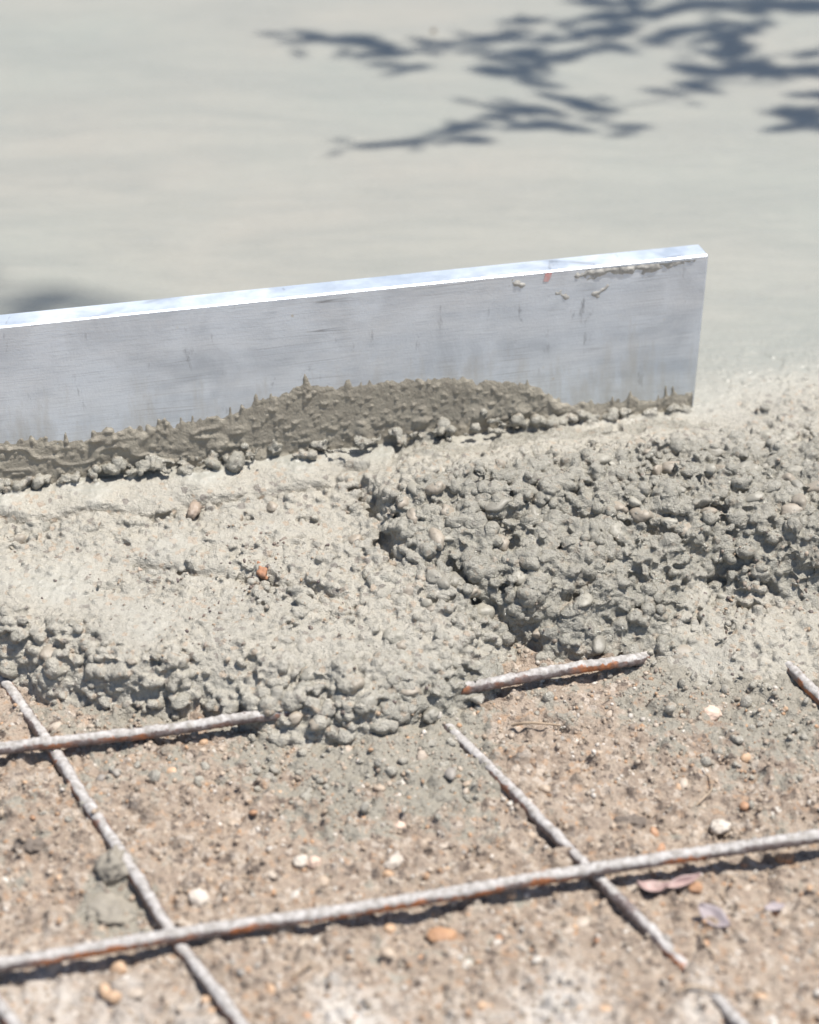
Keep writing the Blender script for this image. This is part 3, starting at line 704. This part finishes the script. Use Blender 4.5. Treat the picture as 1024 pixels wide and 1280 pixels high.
# grit too small to pick apart
n = 17000; x = r.uniform(-.34, .34, n); y = r.uniform(.70, 1.14, n)
zz, _ = shape_at(x, y); ok = zz < -.052; x, y = x[ok], y[ok]; n = len(x)
jx = np.clip(np.searchsorted(gx, x), 0, len(gx)-1); jy = np.clip(np.searchsorted(gy, y), 0, len(gy)-1)
rad = .0006+.0015*r.random(n)**2; C = np.stack([x, y, GZ[jy, jx]+rad*r.uniform(-.6, .15, n)], 1)
S = rad[:, None]*r.uniform(.65, 1.25, (n, 3)); gs = [pebble_shape(ICO2, 90+k, .25, .5) for k in range(6)]
small = ico(1); gs = [pebble_shape(small, 90+k, .3, .4) for k in range(6)]
Vg2, Fg2, idg = scatter_mesh(C, S, rot_mats(n, r), gs, r.integers(0, 6, n))
pal = np.array([(.47, .39, .31), (.40, .31, .23), (.44, .27, .16), (.58, .53, .47), (.24, .19, .155), (.36, .28, .215), (.33, .28, .225)])
tc = pal[r.choice(7, n, p=[.22, .24, .1, .1, .06, .18, .1])]*r.uniform(.8, 1.15, (n, 1))
me = mesh_from('grit', Vg2, Fg2); cattr(me, 'tint', tc[idg]); g = link('grit', me, mat_tint('soil_grit', .75), ground); g['kind'] = 'stuff'

# crumbs of mortar dropped on the soil in front of the heap
n = 3200; x = r.uniform(-.33, .33, n); y = r.uniform(.92, 1.14, n); zz, _ = shape_at(x, y)
jx = np.clip(np.searchsorted(gx, x), 0, len(gx)-1); jy = np.clip(np.searchsorted(gy, y), 0, len(gy)-1)
cg = cement.reshape(shp)[jy, jx]; ok = (zz < -.049) & (r.random(n) < np.clip(cg*1.1-.12, 0, 1)); x, y, jx, jy = x[ok], y[ok], jx[ok], jy[ok]; n = len(x)
rad = .0007+.0034*r.random(n)**5; C = np.stack([x, y, GZ[jy, jx]+rad*r.uniform(-.2, .3, n)], 1)-HL
V4, F4, id4 = scatter_mesh(C, rad[:, None]*r.uniform(.6, 1.3, (n, 3)), rot_mats(n, r), [pebble_shape(ICO2, 150+k, .35, .4) for k in range(6)], r.integers(0, 6, n))
me = mesh_from('mortar_crumbs', V4, F4); attr(me, 'coarse', np.ones(len(V4))); o = link('mortar_crumbs', me, M_CON, heap); o['kind'] = 'stuff'

# bare stones and earth crumbs lying in the wet concrete: too small to pick apart
n = 8000; x = r.uniform(-.40, .40, n); y = r.uniform(.99, 1.40, n); z, q = shape_at(x, y)
den = np.zeros(n)
for (a, b, rad_, amt) in ((190, 745, 45, 1), (240, 790, 60, .8), (300, 770, 60, .7), (400, 790, 60, .6), (330, 720, 60, .9), (930, 735, 60, 1), (1000, 742, 50, .9), (520, 880, 40, .9), (690, 800, 40, .5), (880, 830, 60, .7)):
    p = px(a, b, -.03); den = np.maximum(den, amt*np.exp(-((x-p[0])**2+(y-p[1])**2)/(rad_/1900)**2))
nl = (x-PB[0])*BN[0]+(y-PB[1])*BN[1]
ok = (r.random(n) < den*.8+.02) & (z > -.052) & (nl > .04); x, y, z = x[ok], y[ok], z[ok]; n = len(x)
# drop them on the finished surface
key = {}
ci = np.floor(co[:, :2]/.002).astype(int)
order = np.argsort(co[:, 2])
for i, j, h in zip(ci[order, 0], ci[order, 1], co[order, 2]): key[(i, j)] = h
zt = np.array([key.get((math.floor(a/.002), math.floor(b/.002)), c) for a, b, c in zip(x, y, z)])
rad = .0005+.0011*r.random(n)**2; C = np.stack([x, y, zt-rad*.1], 1)-HL; S = rad[:, None]*r.uniform(.5, 1.6, (n, 3))
V3, F3, id3 = scatter_mesh(C, S, rot_mats(n, r), gs, r.integers(0, 6, n))
pal2 = np.array([(.16, .115, .095), (.38, .27, .18), (.10, .075, .075), (.46, .36, .28), (.27, .22, .18)])
tc = pal2[r.choice(5, n, p=[.3, .15, .2, .1, .25])]
me = mesh_from('earth_crumbs', V3, F3); cattr(me, 'tint', tc[id3]); o = link('earth_crumbs', me, mat_tint('earth_crumb', .6), heap); o['kind'] = 'stuff'
def top_of(x, y, dflt=-.03):
    i, j = math.floor(x/.002), math.floor(y/.002)
    v = [key[(i+a, j+b)] for a in (-1, 0, 1) for b in (-1, 0, 1) if (i+a, j+b) in key]
    return max(v) if v else dflt

# ------------------------------------------------------------------ single things lying about
def lump(name, pxx, pyy, size, mat, label, cat, seed, rough=.2, angular=0, on='soil', rot=0, sink=.4, z0=None, sub=ICO4, crumble=1.0):
    zg = SOIL if on == 'soil' else z0
    p = px(pxx, pyy, zg)
    for _ in range(2):
        zz = gz(p[0], p[1]) if on == 'soil' else top_of(p[0], p[1], z0); p = px(pxx, pyy, zz+size[2]*.5)
    V, F = pebble_shape(sub, seed, rough, angular); V = V*np.array(size)
    m_ = min(size); V = V+V/np.linalg.norm(V, axis=1)[:, None]*(m_*crumble*(.16*noise3(V, 1.1/m_, seed)+.16*noise3(V, 2.6/m_, seed+1)+.09*noise3(V, 6/m_, seed+2)))[:, None]
    o = link(name, mesh_from(name, V, F), mat, loc=(p[0], p[1], zz+size[2]*(1-2*sink)*.9), rot=(0, 0, rot))
    return tag(o, label, cat)
M_CLOD = mat_stone('grey_mortar_clod', (.30, .27, .22), (.235, .21, .17), .75)
M_WHITE = mat_stone('white_stone', (.56, .505, .435), (.43, .37, .31), .7)
M_PINK = mat_stone('pinkish_stone', (.66, .50, .40), (.56, .42, .33), .6)
M_DARK = mat_stone('dark_clod', (.13, .105, .085), (.19, .155, .125), .8)
M_ORANGE = mat_stone('orange_stone', (.46, .27, .15), (.37, .21, .12), .7)
lump('mortar_clod', 138, 1136, (.0135, .0115, .0045), M_CLOD, 'flat round grey mortar clod on the soil beside the muddy rebar', 'clod', 201, .35, crumble=2)
lump('mortar_clod', 143, 1083, (.0085, .0105, .0085), M_CLOD, 'upright grey mortar clod stuck against the muddy rebar', 'clod', 202, .35, .5, sink=.12, crumble=1.8)
lump('stone', 248, 1120, (.0055, .0062, .0045), M_WHITE, 'white oval pebble close to the crossing of two rebars', 'stone', 203, .12, rot=.3)
lump('stone', 375, 1076, (.0042, .0042, .0034), M_WHITE, 'small round whitish pebble touching a pinkish one', 'stone', 204)
lump('stone', 392, 1077, (.0040, .0042, .0032), M_PINK, 'small pinkish pebble touching a whitish one', 'stone', 205)
lump('stone', 492, 1079, (.0068, .0040, .0045), M_WHITE, 'white angular stone chip casting a dark shadow on open soil', 'stone', 206, .1, .8, rot=.7, sink=.15)
lump('soil_clod', 790, 1028, (.0080, .0060, .0042), M_DARK, 'dark crumbly clod on the soil above the long pale rebar', 'clod', 207, .4, crumble=2.4)
lump('soil_clod', 36, 1056, (.0085, .0055, .0042), M_DARK, 'dark brown clod on the soil left of the muddy rebar', 'clod', 208, .4, crumble=2.4)
lump('stone', 552, 1168, (.0075, .0055, .003), M_ORANGE, 'flat orange stone in the soil below the long pale rebar', 'stone', 209)
lump('stone', 982, 1072, (.0048, .0042, .0036), M_ORANGE, 'orange brown pebble in the shadow of the long pale rebar', 'stone', 210)
lump('stone', 870, 1108, (.0042, .0036, .003), M_ORANGE, 'orange pebble beside the curled pinkish leaf', 'stone', 219)
lump('stone', 900, 1032, (.0065, .005, .004), M_WHITE, 'pale blunt stone between the puddle and the long pale rebar', 'stone', 211)
lump('stone', 500, 962+70, (.004, .004, .003), M_PINK, 'pinkish pebble in the open soil square', 'stone', 212)
lump('stone', 582, 880, (.0062, .005, .0042), COAT[1], 'coated grey pebble loose beside the end of the rusty rebar', 'stone', 213, .15, sink=.2)
lump('stone', 540, 893, (.0078, .0042, .004), COAT[1], 'long coated pebble at the foot of the heap where the grey rebar starts', 'stone', 214, .15, rot=.9, sink=.2)
lump('brick_chip', 326, 711, (.0075, .0048, .0042), mat_stone('brick_chip', (.40, .19, .10), (.28, .15, .095), .8, 400), 'orange brick chip stuck in the wet concrete terrace', 'brick chip', 215, .3, 1.3, 'c', 2.2, .45, -.012)
lump('stone', 243, 637, (.0042, .0082, .0048), mat_stone('tan_stone', (.36, .28, .215), (.29, .23, .18), .45), 'smooth tan stone upright in the broken edge of the struck-off strip', 'stone', 216, .1, 0, 'c', -.3, .3, -.008)
lump('stone', 890, 890, (.0058, .006, .004), M_PINK, 'rounded pinkish tan stone half sunk in damp soil by the puddle', 'stone', 217)
lump('stone', 718, 770, (.0052, .0064, .004), COAT[2], 'smooth tan coated pebble low on the heap above the rusty rebar', 'stone', 218, .1, 0, 'c', .2, .3, -.04)

def leaf_mesh(l, w, curl, fold, nx=14, ny=7, wav=.0):
    V = []; F = []
    for i in range(nx+1):
        t = i/nx; hw = w*math.sin(math.pi*min(max(t, .015), .985))**.75*(1-.25*t)
        for j in range(ny+1):
            v = j/ny*2-1
            V.append((l*(t-.5), hw*v, fold*abs(v)*w+curl*(t-.5)**2*l+wav*math.sin(t*9+v*3)))
    for i in range(nx):
        for j in range(ny):
            a = i*(ny+1)+j; F.append((a, a+ny+1, a+ny+2, a+1))
    return mesh_from('leaf', V, F)
def leaf(pxx, pyy, l, w, curl, fold, rot, mat, label, wav=.0006, name='fallen_leaf', tilt=(0, 0), up=.0015):
    me = leaf_mesh(l, w, curl, fold, wav=wav); p = px(pxx, pyy, SOIL); p = px(pxx, pyy, gz(p[0], p[1])+.002)
    o = link(name, me, mat, loc=(p[0], p[1], p[2]+up), rot=(tilt[0], tilt[1], rot))
    sdm = o.modifiers.new('t', 'SOLIDIFY'); sdm.thickness = .0004
    return tag(o, label, 'leaf')
M_LEAFG = mat_plain('dry_grey_leaf', (.29, .245, .25), (.37, .32, .32), .6, 120)
M_LEAFP = mat_plain('dry_pink_leaf', (.32, .215, .20), (.40, .29, .265), .55, 140)
leaf(893, 1150, .021, .0065, .5, .35, -.75, M_LEAFG, 'dry grey leaf with a pointed tip lying on the soil', tilt=(.3, .1))
leaf(815, 1116, .018, .0062, .8, .5, .1, M_LEAFP, 'cupped end of a dry pinkish leaf on the soil', tilt=(-.2, .1))
leaf(853, 1106, .022, .0034, .4, .7, .35, M_LEAFP, 'narrow curled strip of dry pinkish leaf on the soil', tilt=(.3, -.1))
leaf(968, 1137, .012, .0035, .3, .3, .2, M_LEAFG, 'tiny grey leaf scrap on the soil')

def twig(pts, rad, mat, name, label, cat, parent=None, m=7):
    C = smooth_path(pts, .003) if parent is None and name != 'limb' else smooth_path(pts, .04)
    n = len(C); T = np.gradient(C, axis=0); T /= np.linalg.norm(T, axis=1)[:, None]
    ref = np.where(np.abs(T[:, 2:3]) > .9, np.array([[1., 0, 0]]), np.array([[0, 0, 1.]]))
    B = np.cross(T, ref); B /= np.linalg.norm(B, axis=1)[:, None]; U = np.cross(B, T)
    R = np.interp(np.linspace(0, 1, n), np.linspace(0, 1, len(rad)), rad)
    a = np.arange(m)/m*2*math.pi
    V = C[:, None, :]+R[:, None, None]*(np.cos(a)[None, :, None]*B[:, None, :]+np.sin(a)[None, :, None]*U[:, None, :])
    V = V.reshape(-1, 3)+0; V += (.12*R.repeat(m)*noise3(V, 4, 3))[:, None]
    i = np.arange(n*m).reshape(n, m); j = np.roll(i, -1, axis=1)
    F = np.stack([i[:-1].ravel(), j[:-1].ravel(), j[1:].ravel(), i[1:].ravel()], 1)
    return V, F, C
M_TWIG = mat_plain('dry_twig', (.30, .22, .15), (.42, .33, .24), .8, 150)
for pts, rd, lab in (([(640, 1003-95), (662, 905), (700, 908)], .0011, 'pale bent twig on the soil below the rusty rebar end'),
                     ([(870, 1008), (890, 985), (880, 960)], .0006, 'thin dry straw on the soil near the blunt pale stone'),
                     ([(366, 1222), (392, 1203)], .0009, 'short stick on the soil below the long pale rebar'),
                     ([(895, 1195), (880, 1180), (876, 1165)], .0007, 'short dark twig near the pointed grey leaf'),
                     ([(845, 1240), (870, 1234), (900, 1242)], .0010, 'pale twig across the sunken end of the grey rebar'),
                     ([(515, 905), (528, 880), (535, 868)], .0009, 'brown rootlet at the foot of the heap')):
    P = [px(a, b, SOIL) for a, b in pts]; P = [px(a, b, gz(q[0], q[1])+.002)+np.array([0, 0, rd]) for (a, b), q in zip(pts, P)]
    if lab.startswith('brown'): P = [p+np.array([0, 0, .006]) for p in P]
    V, F, C = twig(P, [rd, rd*.6], M_TWIG, 'twig', lab, 'twig'); b0 = C[0]
    o = link('twig', mesh_from('twig', V-b0, F), M_TWIG, loc=b0); tag(o, lab, 'twig')
# speck on the smooth slab
p = px(542, 40, 0); V, F = pebble_shape(ICO3, 301, .25); V = V*.0026
o = link('stone', mesh_from('stone', V, F), M_DARK, loc=(p[0], p[1], .0012)); tag(o, 'single tiny dark stone lying on the smooth slab', 'stone')

# ------------------------------------------------------------------ tree whose twigs shade the slab, and an added one (both outside the picture)
M_BARK = mat_plain('bark', (.11, .085, .065), (.17, .135, .10), .9, 30)
M_FOL = mat_plain('green_leaf', (.055, .10, .03), (.09, .15, .045), .5, 14)
def shade_pt(x, y, h): return px(x, y, 0)+np.array(SV)*(h/SV.z)
LF = leaf_mesh(1.0, .17, .25, .25, 8, 4)
LV = np.array([v.co[:] for v in LF.vertices]); LFc = np.array([p.vertices[:] for p in LF.polygons])
def tree(loc, label, limbs, twigs, leaves, seed, crown):
    """limbs/twigs: world polylines; leaves: (point, heading, length)"""
    t = bpy.data.objects.new('tree', None); COL.objects.link(t); t.location = loc; L0 = np.array(loc); tag(t, label, 'tree')
    r = np.random.default_rng(seed)
    for k, (pts, rd) in enumerate(limbs):
        V, F, C = twig(pts, rd, M_BARK, 'limb', '', '', t, 10); link('trunk' if k == 0 else 'branch', mesh_from('limb', V-L0, F), M_BARK, t)
    VV, FF, off = [], [], 0
    for pts, rd in twigs:
        V, F, C = twig(pts, rd, M_BARK, 'limb', '', '', t, 6); VV.append(V-L0); FF.append(F+off); off += len(V)
    link('twigs', mesh_from('twigs', np.concatenate(VV), np.concatenate(FF)), M_BARK, t)
    lv = [(p, h, l, r.normal(0, .28), r.normal(0, .28)) for p, h, l in leaves]
    for c, rad, n in crown:
        d = r.normal(size=(n, 3)); d /= np.linalg.norm(d, axis=1)[:, None]; d *= r.random((n, 1))**.4
        for q in np.array(c)+d*np.array(rad): lv.append((q, r.uniform(0, 6.28), r.uniform(.045, .075), r.normal(0, .5), r.normal(0, .5)))
    R = eul(np.array([a[3] for a in lv]), np.array([a[4] for a in lv]), np.array([a[1] for a in lv]))
    P = np.einsum('nij,nvj->nvi', R, LV[None]*np.array([a[2] for a in lv])[:, None, None])+np.array([a[0] for a in lv])[:, None, :]-L0
    Fl = (LFc[None]+(np.arange(len(lv))*len(LV))[:, None, None]).reshape(-1, 4)
    link('crown', mesh_from('crown', P.reshape(-1, 3), Fl), M_FOL, t)
    return t
def c8(x, y): return 340+x/1.497, y/1.497
lvs = []; r = np.random.default_rng(77)
def add_leaf(x, y, dx, dy, ln, h=1.55):
    a, b = c8(x, y); p = shade_pt(a, b, h+r.uniform(-.08, .08)); q = px(a+dx, b+dy, 0)-px(a, b, 0)
    hd = math.atan2(q[1], q[0]); lvs.append((p, hd+r.normal(0, .12), ln*r.uniform(.85, 1.1)))
    for _ in range(2): lvs.append((p+np.array([r.normal(0, .018), r.normal(0, .016), r.normal(0, .05)]), hd+r.normal(0, .45), ln*r.uniform(.45, .75)))
for (x, y, dx, dy, ln) in ((185, 272, -40, 3, .050), (235, 268, -40, 6, .045), (290, 262, 40, -6, .035), (335, 245, -40, 4, .050), (365, 233, -40, 3, .045), (375, 264, 40, 4, .045), (415, 220, -40, 0, .04),
     (440, 203, -40, -3, .06), (490, 202, -40, -1, .055), (530, 212, 40, 8, .05), (555, 238, 40, 7, .065), (560, 187, -40, -6, .055), (610, 203, 40, 6, .06), (668, 237, -40, 3, .05), (735, 172, 40, 6, .045), (520, 230, 40, 8, .045),
     (80, 66, -40, -6, .07), (130, 76, -40, -6, .075), (190, 88, -40, -6, .065), (200, 102, -40, 2, .06), (235, 98, 40, -6, .06), (215, 121, -40, 4, .055), (285, 78, -40, -4, .05), (320, 82, 40, 0, .05), (300, 98, 40, 4, .04),
     (400, 70, -40, -3, .05), (450, 72, 40, 2, .06), (530, 74, 40, 0, .06), (420, 108, -40, 0, .06), (470, 98, 40, -4, .07), (490, 108, 40, 4, .07), (440, 130, -40, -5, .06), (470, 140, 40, 8, .065), (500, 157, 40, 7, .055), (540, 102, 40, -3, .06), (600, 92, 40, -5, .06), (640, 88, 40, -4, .05),
     (480, 40, -40, 0, .075), (560, 42, 40, 1, .05), (640, 55, 40, -4, .08), (620, 62, -40, 5, .06), (650, 30, 40, -5, .08), (700, 25, 40, -5, .08), (600, 3, -40, -2, .07), (680, 3, 40, -4, .06), (740, 22, 40, -4, .08), (790, 12, 40, -4, .08), (830, 5, 40, 0, .08),
     (740, 68, 40, -4, .07), (790, 55, 40, -4, .08), (830, 72, 40, -8, .07), (860, 80, -30, 20, .08), (880, 60, 40, -4, .07), (870, 100, -30, 14, .07), (820, 100, -40, -4, .05), (800, 128, 40, 3, .06), (840, 135, 40, 3, .08), (890, 120, 40, -6, .08), (910, 135, 40, 5, .075), (960, 132, 40, 4, .08), (1000, 128, 40, -5, .07), (930, 45, 40, 2, .06),
     (960, 8, 40, 4, .09), (1000, 15, 40, 5, .09), (1015, 5, 40, 0, .09), (900, 3, 40, 0, .08), (975, 212, -40, -3, .06), (1000, 205, 40, -3, .05), (965, 238, -40, 4, .06), (1000, 225, 40, 6, .06), (1005, 177, 40, 0, .045), (860, 45, 40, 6, .06)):
    add_leaf(x, y, dx, dy, ln)
def stem(pts, h0, h1): return [shade_pt(*c8(x, y), h0+(h1-h0)*i/(len(pts)-1)) for i, (x, y) in enumerate(pts)]
fork = shade_pt(1180, -60, 1.62)
T1 = (1.9, 3.3, SOIL)
limbs = [([np.array(T1), np.array((1.87, 3.28, .8)), np.array((1.78, 3.2, 1.7)), np.array((1.7, 3.15, 3.2)), np.array((1.75, 3.2, 4.4))], [.11, .095, .085, .05, .02]),
         ([np.array((1.80, 3.22, 1.35)), np.array((1.4, 2.9, 1.62)), fork], [.05, .03, .012]),
         ([np.array((1.78, 3.2, 1.9)), np.array((2.3, 3.6, 2.6)), np.array((2.6, 3.9, 3.3))], [.05, .035, .015])]
twigs = [([fork]+stem([(1024, 135), (861, 152), (767, 180), (640, 202), (480, 232), (300, 253), (160, 275)], 1.58, 1.55), [.004, .0022, .0014, .0008]),
         ([fork]+stem([(1024, 92), (850, 95), (700, 85), (560, 105), (430, 108), (320, 85), (200, 90), (60, 62)], 1.58, 1.55), [.004, .0022, .0014, .0008]),
         ([fork]+stem([(1010, 10), (850, 15), (740, 25), (640, 52), (560, 42), (440, 38)], 1.58, 1.55), [.004, .0022, .0014, .0008]),
         ([fork]+stem([(1100, 180), (1005, 205), (960, 215)], 1.58, 1.55), [.004, .002, .001])]
tree(T1, 'leafy tree beside the slab, its lowest twigs dappling the smooth concrete with shadow', limbs, twigs, lvs, 5,
     [((1.75, 3.2, 3.6), (.9, .9, 1.0), 2600), ((2.5, 3.8, 3.2), (.7, .7, .7), 1200), ((1.35, 2.95, 1.9), (.18, .3, .15), 90)])
# made-up second tree, added to cast the soft shadow behind the board's left length
lvs2 = []
for k in range(45):
    a = r.uniform(-420, 185)
    w = np.interp(a, [-420, 0, 120, 185], [70, 30, 16, 5]); mid_ = np.interp(a, [-420, 0, 100, 200], [345, 374, 384, 392])
    p = shade_pt(a, mid_+r.uniform(-1, 1)*w, 4.6+r.uniform(-.2, .2)); lvs2.append((p, r.uniform(0, 6.28), r.uniform(.04, .06)))
T2 = (-2.2, 1.7, SOIL); tip = shade_pt(180, 384, 4.6); tipm = shade_pt(-420, 330, 4.55)
limbs2 = [([np.array(T2), np.array((-2.18, 1.72, 1.2)), np.array((-2.1, 1.75, 3.4)), np.array((-2.15, 1.8, 5.6))], [.09, .08, .07, .02]),
          ([np.array((-2.1, 1.75, 3.3)), np.array((-1.3, 1.65, 4.2)), tipm], [.045, .03, .012])]
tree(T2, 'made-up slender tree, its high bough added to shade the slab behind the board', limbs2, [([tipm, shade_pt(-100, 355, 4.58), tip], [.010, .005, .002])], lvs2, 6,
     [((-2.15, 1.9, 5.4), (.8, .8, .8), 1800)])
